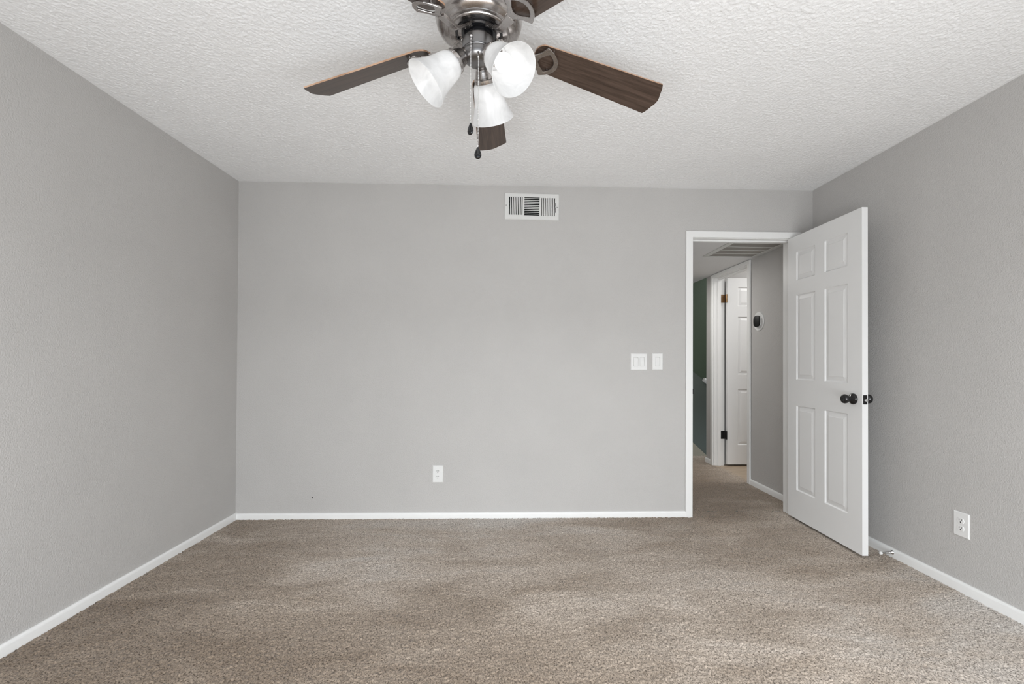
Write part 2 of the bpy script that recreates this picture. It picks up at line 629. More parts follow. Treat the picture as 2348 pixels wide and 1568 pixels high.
def baseboard_y(name, y0, y1, x, sgn, label, h=0.048, mats=None):
    mb = MB()
    pr = bb_profile(h)
    vs = [(x + sgn * u, y0, w) for u, w in pr] + [(x + sgn * u, y1, w) for u, w in pr]
    n = len(pr)
    mb.add(vs, [tuple(range(n)), tuple(range(2 * n - 1, n - 1, -1))] + [(i, (i + 1) % n, n + (i + 1) % n, n + i) for i in range(n)])
    return struct(name, mb, mats or M['trim'], label, 'baseboard', smooth=True, angle=50)


baseboard_y('baseboard_left', YF, D, XL, 1, 'white baseboard along the left wall', 0.041)
baseboard_x('baseboard_back', XL + 0.013, 1.331, D, -1, 'white baseboard along the back wall up to the doorway', 0.037)
baseboard_y('baseboard_right', YF, D, XR, -1, 'white baseboard along the right wall behind the open door', 0.047)
baseboard_y('baseboard_hall', D + WT, 4.222, XR, -1, 'white baseboard along the hall wall under the thermostat', 0.045)
baseboard_y('baseboard_hall_end', 5.045, HALL_END + 0.01, XR, -1, 'short white baseboard at the far corner of the hall', 0.045)


# ---- doorway of the bedroom: jambs, stop and casing
CW, CT = 0.052, 0.016
mb = MB()
mb.box(OPL - 0.018, OPL, D, D + WT, ZB, OPH + 0.018)
mb.box(OPR, OPR + 0.018, D, D + WT, ZB, OPH + 0.018)
mb.box(OPL, OPR, D, D + WT, OPH, OPH + 0.018)
mb.box(OPL, OPL + 0.011, D + 0.04, D + 0.075, ZB, OPH - 0.011)
mb.box(OPR - 0.003, OPR, D + 0.04, D + 0.075, ZB, OPH - 0.011)
mb.box(OPL, OPR, D + 0.04, D + 0.075, OPH - 0.011, OPH)
struct('trim_2', mb, M['trim'], 'white jamb lining the bedroom doorway', 'door frame', bevel=0.0015)
mb = MB()
c0, c1, ct = OPL - 0.005 - CW, OPR + 0.005 + CW, OPH + 0.004
mb.prism([(c0, ZB), (c0 + CW, ZB), (c0 + CW, ct), (c1 - CW, ct), (c1 - CW, ZB), (c1, ZB), (c1, ct + CW - 0.004), (c0, ct + CW - 0.004)],
         'y', D - CT, D - 0.0002)
casing = struct('trim_3', mb, M['trim'], 'white casing around the bedroom doorway', 'door casing', bevel=0.004, segs=3)
mb = MB()
mb.prism([(c0, ZB), (c0 + CW, ZB), (c0 + CW, ct), (c1 - CW, ct), (c1 - CW, ZB), (c1, ZB), (c1, HALL_Z), (c0, HALL_Z)],
         'y', D + WT + 0.0002, D + WT + 0.010)
struct('trim_4', mb, M['trim'], 'white casing on the hall side of the bedroom doorway', 'door casing', bevel=0.003)

# ---- doorway of the side room
mb = MB()
mb.box(XR, XR + WT, SDN - 0.018, SDN, ZB, OPH + 0.018)
mb.box(XR, XR + WT, SDF, SDF + 0.018, ZB, OPH + 0.018)
mb.box(XR, XR + WT, SDN, SDF, OPH, OPH + 0.018)
mb.box(XR + 0.04, XR + 0.072, SDF - 0.011, SDF, ZB, OPH - 0.011)
mb.box(XR + 0.04, XR + 0.072, SDN, SDN + 0.011, ZB, OPH - 0.011)
mb.box(XR + 0.04, XR + 0.072, SDN, SDF, OPH - 0.011, OPH)
struct('trim_5', mb, M['trim'], 'white jamb lining the side doorway in the hall', 'door frame', bevel=0.0015)
mb = MB()
y0, y1 = SDN - 0.005, SDF + 0.005
mb.prism([(y0 - 0.048, ZB), (y0, ZB), (y0, OPH + 0.004), (y1, OPH + 0.004), (y1, ZB), (y1 + 0.055, ZB),
          (y1 + 0.055, HALL_Z - 0.004), (y0 - 0.048, HALL_Z - 0.004)], 'x', XR - CT, XR - 0.0002)
struct('trim_6', mb, M['trim'], 'white casing around the side doorway in the hall', 'door casing', bevel=0.004, segs=3)

# ---- window behind the camera, enlarged to door size for the light
mb = MB()
for a in ((WX0, WX0 + 0.05, WZ0, WZ1), (WX1 - 0.05, WX1, WZ0, WZ1), (WX0, WX1, WZ0, WZ0 + 0.05), (WX0, WX1, WZ1 - 0.05, WZ1),
          ((WX0 + WX1) / 2 - 0.025, (WX0 + WX1) / 2 + 0.025, WZ0, WZ1)):
    mb.box(a[0], a[1], YF - 0.05, YF - 0.01, a[2], a[3])
struct('unseen_window_1', mb, M['trim'], 'white framed unseen window behind the camera, enlarged to door size for the light', 'window', bevel=0.002)


# ------------------------------------------------------------------ six-panel doors
def panel_door(name, width, height, thick, cols, rows, place, mat, parent):
    """Leaf with s in 0..width, w in 0..height, t in 0..thick; place(s, t, w) -> world. Raised panels on both faces."""
    ss, ws = [0.0, width], [0.0, height]
    offs = (0.0, 0.006, 0.010, 0.034, 0.037)
    depth = (0.0, 0.0075, 0.008, 0.0030, 0.0012)
    for a, b in cols:
        ss += [a + o for o in offs] + [b - o for o in offs]
    for a, b in rows:
        ws += [a + o for o in offs] + [b - o for o in offs]
    ss, ws = sorted(ss), sorted(ws)

    def dep(s, w):
        best = 0.0
        for a, b in cols:
            for c, d in rows:
                q = min(s - a, b - s, w - c, d - w)
                if q > 1e-6:
                    best = float(np.interp(q, offs, depth))
        return best
    mb = MB()
    ns, nw = len(ss), len(ws)
    grid0 = [place(s, dep(s, w), w) for w in ws for s in ss]
    grid1 = [place(s, thick - dep(s, w), w) for w in ws for s in ss]
    fs = []
    for j in range(nw - 1):
        for i in range(ns - 1):
            q = (j * ns + i, j * ns + i + 1, (j + 1) * ns + i + 1, (j + 1) * ns + i)
            fs.append(q)
            fs.append(tuple(ns * nw + k for k in reversed(q)))
    n0 = ns * nw
    for i in range(ns - 1):
        fs.append((i, n0 + i, n0 + i + 1, i + 1))
        t = (nw - 1) * ns
        fs.append((t + i, t + i + 1, n0 + t + i + 1, n0 + t + i))
    for j in range(nw - 1):
        fs.append((j * ns, (j + 1) * ns, n0 + (j + 1) * ns, n0 + j * ns))
        e = ns - 1
        fs.append((j * ns + e, n0 + j * ns + e, n0 + (j + 1) * ns + e, (j + 1) * ns + e))
    mb.add(grid0 + grid1, fs)
    return build(name, mb, mat, parent)


KNOB = [(0.033, 0.0), (0.034, 0.004), (0.033, 0.009), (0.027, 0.015), (0.017, 0.020), (0.0125, 0.024), (0.0125, 0.032),
        (0.016, 0.036), (0.0235, 0.041), (0.0275, 0.048), (0.0285, 0.055), (0.0265, 0.062), (0.021, 0.068), (0.012, 0.072), (0.002, 0.0735)]

# bedroom door, standing open into the room
ang = math.atan2(2.108 - 2.097, 0.728)
hx, hy = 2.1065, 3.352
LW = 0.727
sdir = Vector((-math.sin(ang), -math.cos(ang), 0))
tdir = Vector((math.cos(ang), -math.sin(ang), 0))


def place1(s, t, w):
    return Vector((hx, hy, 0.010)) + sdir * s + tdir * t + Vector((0, 0, w))


door1 = empty('door_1', (hx, hy, 0.0))
tag(door1, 'white six-panel door with black knobs standing open beside the right wall', 'door')
door1['kind'] = 'structure'
panel_door('door_leaf', LW, 2.057, 0.035, [(0.101, 0.307), (0.402, 0.611)],
           [(0.208, 0.822), (1.010, 1.625), (1.732, 1.941)], place1, M['door'], door1)


def knob(name, origin, direction, parent, flat=False):
    z = Vector(direction).normalized()
    T = Matrix.Translation(origin) @ z.to_track_quat('Z', 'Y').to_matrix().to_4x4()
    mb = MB()
    mb.lathe(KNOB, 40, T)
    if flat:
        mb.lathe([(0.0075, 0.070), (0.0075, 0.0755), (0.006, 0.0765)], 20, T)
    return build(name, mb, M['black'], parent, smooth=True, angle=40)


kc = place1(LW - 0.067, 0, 0.917)
o = knob('knob', kc - tdir * 0.0002, -tdir, door1, True)
o['label'] = 'glossy black round door knob'
o = knob('knob', place1(LW - 0.067, 0.035, 0.917) + tdir * 0.0002, tdir, door1)
o['label'] = 'glossy black round door knob'
mb = MB()
T = Matrix.Translation(place1(LW + 0.0002, 0.0175, 0.917)) @ Matrix(((tdir.x, 0, sdir.x, 0), (tdir.y, 0, sdir.y, 0), (0, 1, 0, 0), (0, 0, 0, 1)))
prof = []
for cx_, cy_, a0 in ((0.0085, 0.024, 0), (-0.0085, 0.024, 90), (-0.0085, -0.024, 180), (0.0085, -0.024, 270)):
    for k in range(5):
        a = math.radians(a0 + k * 22.5)
        prof.append((cx_ + 0.0035 * math.cos(a), cy_ + 0.0035 * math.sin(a)))
n = len(prof)
mb.add([T @ Vector((u, w, 0)) for u, w in prof] + [T @ Vector((u, w, 0.0015)) for u, w in prof],
       [tuple(range(n)), tuple(range(n, 2 * n))] + [(i, (i + 1) % n, n + (i + 1) % n, n + i) for i in range(n)])
lp = build('latch_plate', mb, M['matblack'], door1)
mb = MB()
mb.lathe([(0.0095, 0.0012), (0.0095, 0.004), (0.0085, 0.011), (0.005, 0.012)], 24, T @ Matrix.Translation((0.002, -0.003, 0)))
lb = build('latch_bolt', mb, M['steel'], lp, smooth=True)
lb['label'] = 'steel latch bolt'
lb.parent = lp
mb = MB()
for zz in (0.32, 1.05, 1.80):
    mb = MB()
    mb.lathe([(0.006, zz - 0.045), (0.006, zz + 0.045)], 14, Matrix.Translation((OPR + 0.004, D - 0.0225, 0)))
    build('hinge', mb, M['matblack'], door1, smooth=True)

# strike plate on the left jamb
mb = MB()
mb.box(OPL, OPL + 0.0015, D + 0.006, D + 0.032, 0.90, 0.957)
mb.box(OPL - 0.007, OPL + 0.0015, D - 0.0175, D + 0.006, 0.907, 0.945)
tag(build('strike_plate', mb, M['matblack'], bevel=0.001), 'small black strike plate on the left jamb of the bedroom doorway', 'strike plate')

# side room door, open, its hinges at the far jamb
door2 = empty('door_2', (XR + WT + 0.02, SDF, 0))
tag(door2, 'white six-panel door of the side room seen through the hall doorway', 'door')
door2['kind'] = 'structure'
d2x = 2.430


def place2(s, t, w):
    return Vector((d2x + s, 4.950 + t, 0.014 + w))


panel_door('door_leaf', 0.70, 2.056, 0.035, [(0.117, 0.305), (0.395, 0.583)],
           [(0.215, 0.830), (0.993, 1.629), (1.745, 1.953)], place2, M['door'], door2)
for zz, mm, lb_ in ((0.335, 'matblack', 'black hinge'), (1.845, 'bronze', 'bronze hinge')):
    mb = MB()
    mb.lathe([(0.0065, zz - 0.045), (0.0065, zz + 0.045)], 14, Matrix.Translation((XR + WT + 0.008, SDF - 0.038, 0)))
    mb.box(XR + 0.074, XR + WT + 0.004, SDF - 0.0035, SDF - 0.0002, zz - 0.045, zz + 0.045)
    mb.box(XR + WT + 0.008, d2x + 0.0, SDF - 0.036, SDF - 0.001, zz - 0.045, zz + 0.045)
    o = build('hinge', mb, M[mm], door2, bevel=0.0008)
    o['label'] = lb_


# ------------------------------------------------------------------ wall plates
def wall_frame(origin, right, out):
    r, n = Vector(right), Vector(out)
    u = Vector((0, 0, 1))
    return Matrix(((r.x, n.x, u.x, origin[0]), (r.y, n.y, u.y, origin[1]), (r.z, n.z, u.z, origin[2]), (0, 0, 0, 1)))


def lbox(mb, T, x0, x1, y0, y1, z0, z1):
    vs = [T @ Vector((x, y, z)) for z in (z0, z1) for y in (y0, y1) for x in (x0, x1)]
    mb.add(vs, [(0, 2, 3, 1), (4, 5, 7, 6), (0, 1, 5, 4), (2, 6, 7, 3), (0, 4, 6, 2), (1, 3, 7, 5)])


def plate_with_holes(T, w, h, holes, th=0.006, chamfer=0.004):
    """plate, chamfered rim, rectangular holes (x0,x1,z0,z1)."""
    xs = sorted({-w / 2 + chamfer, w / 2 - chamfer} | {q for a in holes for q in a[:2]})
    zs = sorted({-h / 2 + chamfer, h / 2 - chamfer} | {q for a in holes for q in a[2:]})
    mb = MB()
    for i in range(len(xs) - 1):
        for j in range(len(zs) - 1):
            cx, cz = (xs[i] + xs[i + 1]) / 2, (zs[j] + zs[j + 1]) / 2
            if any(a[0] < cx < a[1] and a[2] < cz < a[3] for a in holes):
                continue
            mb.add([T @ Vector(p) for p in ((xs[i], th, zs[j]), (xs[i + 1], th, zs[j]), (xs[i + 1], th, zs[j + 1]), (xs[i], th, zs[j + 1]))],
                   [(0, 1, 2, 3)])
    a, c = w / 2 - chamfer, h / 2 - chamfer
    ring = [(-a, th, -c), (a, th, -c), (a, th, c), (-a, th, c)]
    ring1 = [(-w / 2, th * 0.45, -h / 2), (w / 2, th * 0.45, -h / 2), (w / 2, th * 0.45, h / 2), (-w / 2, th * 0.45, h / 2)]
    ring0 = [(p[0], 0.0003, p[2]) for p in ring1]
    mb.add([T @ Vector(p) for p in ring + ring1 + ring0],
           [(i, (i + 1) % 4, 4 + (i + 1) % 4, 4 + i) for i in range(4)] + [(4 + i, 4 + (i + 1) % 4, 8 + (i + 1) % 4, 8 + i) for i in range(4)])
    for x0, x1, z0, z1 in holes:
        r = [(x0, z0), (x1, z0), (x1, z1), (x0, z1)]
        mb.add([T @ Vector((x, th, z)) for x, z in r] + [T @ Vector((x, 0.0005, z)) for x, z in r],
               [(i, (i + 1) % 4, 4 + (i + 1) % 4, 4 + i) for i in range(4)])
    return mb


def screw(T, x, z, parent, y=0.006, r=0.0026, mat='plate'):
    mb = MB()
    mb.lathe([(r, 0), (r, 0.0006), (r * 0.6, 0.0011)], 14, T @ Matrix.Translation((x, y - 0.0002, z)) @ Matrix.Rotation(-PI / 2, 4, 'X'))
    return build('screw', mb, M[mat], parent, smooth=True)


def outlet(loc, right, out, w, h, label):
    e = empty('power_outlet', loc)
    tag(e, label, 'outlet', 'power outlets')
    T = wall_frame(loc, right, out)
    build('cover_plate', plate_with_holes(T, w, h, []), M['plate'], e)
    for zc in (0.0195, -0.0195):
        mb = MB()
        pts = []
        for k in range(40):
            a = 2 * PI * k / 40
            pts.append((0.0172 * math.cos(a), max(-0.0135, min(0.0135, 0.0172 * math.sin(a)))))
        n = len(pts)
        mb.add([T @ Vector((x, 0.0058, zc + z)) for x, z in pts] + [T @ Vector((x, 0.0075, zc + z)) for x, z in pts]
               + [T @ Vector((x * 0.96, 0.0082, zc + z * 0.96)) for x, z in pts],
               [tuple(range(2 * n, 3 * n))] + [(i, (i + 1) % n, n + (i + 1) % n, n + i) for i in range(n)]
               + [(n + i, n + (i + 1) % n, 2 * n + (i + 1) % n, 2 * n + i) for i in range(n)])
        f = build('receptacle', mb, M['plate'], e)
        mb = MB()
        lbox(mb, T, -0.0075, -0.0048, 0.0081, 0.0085, zc + 0.0005, zc + 0.0088)
        lbox(mb, T, 0.0048, 0.0075, 0.0081, 0.0085, zc + 0.0012, zc + 0.0082)
        s = build('slots', mb, M['slot'], f)
        s.parent = f
        mb = MB()
        mb.lathe([(0.0030, 0), (0.0030, 0.0004)], 16, T @ Matrix.Translation((0, 0.0081, zc - 0.0072)) @ Matrix.Rotation(-PI / 2, 4, 'X'))
        s = build('ground_hole', mb, M['dark'], f)
        s.parent = f
    screw(T, 0, 0, e, 0.006)
    return e


outlet((-0.5010, D, 0.316), (1, 0, 0), (0, -1, 0), 0.077, 0.124, 'white duplex outlet low on the back wall')
outlet((XR, 2.234, 0.333), (0, -1, 0), (-1, 0, 0), 0.080, 0.124, 'white duplex outlet low on the right wall beside the door stop')


def switch(loc, gangs, w, label):
    e = empty('light_switch', loc)
    tag(e, label, 'light switch', 'light switches by the doorway')
    T = wall_frame(loc, (1, 0, 0), (0, -1, 0))
    xs = [0.0] if gangs == 1 else [-0.023, 0.023]
    build('cover_plate', plate_with_holes(T, w, 0.124, [(x - 0.0165, x + 0.0165, -0.0335, 0.0335) for x in xs]), M['plate'], e)
    for x in xs:
        mb = MB()
        # tilted rocker paddle
        pts = [(-0.0325, 0.0072), (0.0, 0.0060), (0.0325, 0.0040)]
        vs = []
        for xx in (x - 0.0155, x + 0.0155):
            vs += [T @ Vector((xx, y, z)) for z, y in pts] + [T @ Vector((xx, 0.001, z)) for z, y in reversed(pts)]
        mb.add(vs, [(0, 1, 2, 3, 4, 5), (11, 10, 9, 8, 7, 6)] + [(i, (i + 1) % 6, 6 + (i + 1) % 6, 6 + i) for i in range(6)])
        build('rocker', mb, M['plate'], e, bevel=0.0006)
    return e


switch((0.979, D, 1.143), 2, 0.124, 'white double rocker switch plate on the back wall, farther from the doorway')
switch((1.1185, D, 1.145), 1, 0.079, 'white single rocker switch plate on the back wall, nearer the doorway')

# nail hole low on the back wall
mb = MB()
mb.lathe([(0.005, 0), (0.0045, 0.0015), (0.002, 0.002)], 16, Matrix.Translation((-1.407, D - 0.0002, 0.146)) @ Matrix.Rotation(PI / 2, 4, 'X'))
tag(build('nail_hole', mb, M['slot'], smooth=True), 'tiny dark nail hole low on the left part of the back wall', 'nail hole')

# ------------------------------------------------------------------ supply vent high on the back wall
VW, VH = 0.403, 0.196
vloc = (0.178, D, 2.286)
vent = empty('air_vent', vloc)
tag(vent, 'white three-bank air vent with dark louvers high on the back wall', 'air vent')
Tv = wall_frame(vloc, (1, 0, 0), (0, -1, 0)) @ Matrix.Rotation(math.radians(0.6), 4, 'Y')
k_ = VW / 1480.0


def vx(u):
    return (u - 1175) * k_


def vz(u):
    return (630 - u) * k_ * (VH / 0.200)


holes = [(vx(555), vx(922), vz(872), vz(372)), (vx(968), vx(1380), vz(880), vz(376)), (vx(1428), vx(1800), vz(886), vz(384))]
slit = (vx(1812), vx(1830), vz(790), vz(515))
build('face_plate', plate_with_holes(Tv, VW, VH, holes + [slit], th=0.009, chamfer=0.005), M['vent'], vent)
mb = MB()
lbox(mb, Tv, vx(520), vx(1845), 0.0005, 0.0012, vz(900), vz(350))
build('dark_backing', mb, M['dark'], vent)  # flat black sheet standing in for the shade inside the vent


def fin(mb, T, vertical, pos, half, a, b, tilt):
    """thin curved louvre blade from a to b (along its length) at pos, leaning by tilt."""
    pr = [(pos - half + tilt * 0.006, 0.0015), (pos - half * 0.9, 0.0095), (pos + half * 0.9, 0.0095), (pos + half + tilt * 0.006, 0.0015)]
    if vertical:
        vs = [T @ Vector((u, y, a)) for u, y in pr] + [T @ Vector((u, y, b)) for u, y in pr]
    else:
        vs = [T @ Vector((a, y, u)) for u, y in pr] + [T @ Vector((b, y, u)) for u, y in pr]
    mb.add(vs, [(0, 1, 2, 3), (7, 6, 5, 4)] + [(i, (i + 1) % 4, 4 + (i + 1) % 4, 4 + i) for i in range(4)])


for bank, (h0, vert, npos, tilt) in enumerate(((holes[0], True, 7, 0.05), (holes[1], False, 10, 0.5), (holes[2], True, 7, -0.45))):
    mb = MB()
    lo, hi = (h0[0], h0[1]) if vert else (h0[2], h0[3])
    ns = npos + 1
    sw = 0.0070 if vert else 0.0080                     # clear slot width
    pitch = (hi - lo - sw) / npos
    fw = pitch - sw
    for i in range(npos):
        c_ = lo + sw + fw / 2 + i * pitch
        fin(mb, Tv, vert, c_, fw / 2, (h0[2] if vert else h0[0]), (h0[3] if vert else h0[1]), tilt)
    build('louver_bank', mb, M['vent'], vent)
mb = MB()
lbox(mb, Tv, vx(1814), vx(1828), 0.004, 0.016, vz(640), vz(612))
build('damper_lever', mb, M['vent'], vent, bevel=0.001)
for u, w_ in ((478, 615), (1862, 645)):
    screw(Tv, vx(u), vz(w_), vent, 0.009, 0.0035, 'nickel_dark')

# ------------------------------------------------------------------ return grille on the hall ceiling
gx0, gx1, gy0, gy1 = 1.792, XR - 0.012, 3.47 + 0.03, 4.125
gr = empty('return_grille', ((gx0 + gx1) / 2, (gy0 + gy1) / 2, HALL_Z))
tag(gr, 'white return air grille with grey filter on the low hall ceiling', 'air grille')
mb = MB()
fwid = 0.046
zt, zb = HALL_Z - 0.0003, HALL_Z - 0.007
mb.box(gx0, gx0 + fwid, gy0, gy1, zb, zt)
mb.box(gx1 - fwid, gx1, gy0, gy1, zb, zt)
mb.box(gx0 + fwid, gx1 - fwid, gy0, gy0 + 0.02, zb, zt)
mb.box(gx0 + fwid, gx1 - fwid, gy1 - 0.016, gy1, zb, zt)
build('frame', mb, M['grille'], gr, bevel=0.002)
mb = MB()
mb.box(gx0 + fwid - 0.002, gx1 - fwid + 0.002, gy0 + 0.018, gy1 - 0.014, zt - 0.002, zt - 0.0005)
build('filter', mb, M['filter'], gr)
for yy in (3.64, 3.76, 3.878, 3.996):
    mb = MB()
    mb.box(gx0 + fwid, gx1 - fwid, yy - 0.0035, yy + 0.0035, zb + 0.002, zt - 0.0022)
    build('crossbar', mb, M['grille'], gr)

# ------------------------------------------------------------------ thermostat on the hall wall
tl = (XR, 4.085, 1.517)
th_ = empty('thermostat', tl)
tag(th_, 'black rounded thermostat on a round white plate on the hall wall', 'thermostat')
Tt = wall_frame(tl, (0, -1, 0), (-1, 0, 0))
R90 = Matrix.Rotation(-PI / 2, 4, 'X')
mb = MB()
mb.lathe([(0.086, 0.0003), (0.086, 0.004), (0.084, 0.007), (0.001, 0.0072)], 64, Tt @ R90)
build('back_plate', mb, M['plate'], th_, smooth=True)


def squircle(rad, n=48, e=3.0):
    out = []
    for k in range(n):
        a = 2 * PI * k / n
        c_, s_ = math.cos(a), math.sin(a)
        out.append((rad * math.copysign(abs(c_) ** (2 / e), c_), rad * math.copysign(abs(s_) ** (2 / e), s_)))
    return out


def squircle_body(T, stack, mat_name, name, parent):
    mb = MB()
    n = 48
    vs = []
    for r, y in stack:
        vs += [T @ Vector((x, y, z)) for x, z in squircle(r)]
    fs = [(j * n + i, j * n + (i + 1) % n, (j + 1) * n + (i + 1) % n, (j + 1) * n + i) for j in range(len(stack) - 1) for i in range(n)]
    fs.append(tuple((len(stack) - 1) * n + i for i in range(n)))
    mb.add(vs, fs)
    return build(name, mb, M[mat_name], parent, smooth=True, angle=40)


squircle_body(Tt, [(0.0475, 0.0068), (0.0475, 0.016)], 'plate', 'base_ring', th_)
squircle_body(Tt, [(0.0505, 0.0165), (0.0515, 0.021), (0.0505, 0.0255), (0.047, 0.0275)], 'matblack', 'display', th_)

# ------------------------------------------------------------------ stair handrail
mb = MB()
hx0 = 2.690
pts = [(hx0, STAIR_Y - 0.125, 0.895), (hx0 + 0.9, STAIR_Y - 0.125, 0.895 - 0.9 * 0.76)]
hr = empty('stair_handrail', (hx0 + 0.2, STAIR_Y - 0.13, 0.75))
tag(hr, 'white stair handrail end against the dark green stairwell wall', 'handrail')
mb.tube([(hx0 - 0.012, STAIR_Y - 0.125, 0.903)] + pts, [0.026, 0.03, 0.028], 18)
build('rail', mb, M['trim'], hr, smooth=True)
for dx in (0.12, 0.75):
    mb = MB()
    zc = 0.895 - dx * 0.76
    mb.tube([(hx0 + dx, STAIR_Y - 0.052, zc - 0.07), (hx0 + dx, STAIR_Y - 0.11, zc - 0.06), (hx0 + dx, STAIR_Y - 0.125, zc - 0.02)], 0.007, 10)
    build('bracket', mb, M['matblack'], hr, smooth=True)

# ------------------------------------------------------------------ spring door stop on the right baseboard
ds = empty('door_stop', (XR - 0.013, 2.632, 0.026))
tag(ds, 'chrome spring door stop with white tip on the right baseboard', 'door stop')
mb = MB()
T = Matrix.Translation((XR - 0.0132, 2.632, 0.026)) @ Matrix.Rotation(-PI / 2, 4, 'Y')
mb.lathe([(0.0125, 0), (0.0125, 0.003), (0.009, 0.007), (0.006, 0.011)], 24, T)
build('base', mb, M['chrome'], ds, smooth=True)
mb = MB()
hel = []
for k in range(241):
    t = k / 240
    a = 2 * PI * 16 * t
    r = 0.0052 - 0.0014 * t
    hel.append((XR - 0.0242 - 0.056 * t, 2.632 + r * math.cos(a), 0.026 - 0.004 * t + r * math.sin(a)))
mb.tube(hel, 0.0012, 6)
build('spring', mb, M['chrome'], ds, smooth=True)
mb = MB()
T = Matrix.Translation((XR - 0.080, 2.632, 0.022)) @ Matrix.Rotation(-PI / 2, 4, 'Y')
mb.lathe([(0.005, -0.002), (0.0085, 0), (0.0095, 0.006), (0.0085, 0.011), (0.004, 0.0135)], 20, T)
o = build('rubber_tip', mb, M['plate'], ds, smooth=True)
o['label'] = 'white rubber tip'

# ------------------------------------------------------------------ ceiling fan
FX, FY = -0.0933, 1.4909
FZ, PHI, PIT, CTIP, CROOT, TX, TY, DROOP, RB = 2.2188, -0.0271, -0.2958, 0.1392, 0.0991, -0.0147, 0.0532, 0.1381, 0.66
fan = empty('ceiling_fan', (FX, FY, H))
tag(fan, 'five-blade brushed nickel ceiling fan with three lit glass shades', 'ceiling fan')


def bp(k, r, w, h=0.0):
    """point on blade k: radius r, chordwise offset w, height h above its mid-plane."""
    a = PI / 2 + PHI + k * 2 * PI / 5
    u = Vector((math.cos(a), math.sin(a), 0))
    t = Vector((-math.sin(a), math.cos(a), 0))
    P = u * r + t * (w * math.cos(PIT) - h * math.sin(PIT)) + Vector((0, 0, w * math.sin(PIT) + h * math.cos(PIT)))
    P.z += -DROOP * r + TX * P.x + TY * P.y
    return P + Vector((FX, FY, FZ))


def blade_outline():
    def hw(r):
        return (CROOT + (CTIP - CROOT) * (r - 0.2) / (RB - 0.2)) / 2
    r0 = 0.188
    up = []
    rr = 0.034
    # rounded root corner
    for k in range(0, 9):
        a = PI / 2 * k / 8
        up.append((r0 + rr - rr * math.cos(a), hw(r0 + rr) - rr + rr * math.sin(a)))
    for k in range(1, 9):
        r = r0 + rr + (RB - 0.006 - r0 - rr) * k / 8
        up.append((r, hw(r)))
    e = hw(RB)
    end = []
    for k in range(0, 15):
        c_ = 1 - k / 7.0                      # +1 .. -1 across the tip
        bulge = 0.022 * ((1 + math.cos(PI * c_)) / 2) ** 0.8 - 0.004 * math.sin(2 * PI * abs(c_)) * (abs(c_) > 0.5)
        end.append((RB - 0.004 + bulge, e * c_))
    low = [(r, -w) for r, w in reversed(up)]
    return up + end + low


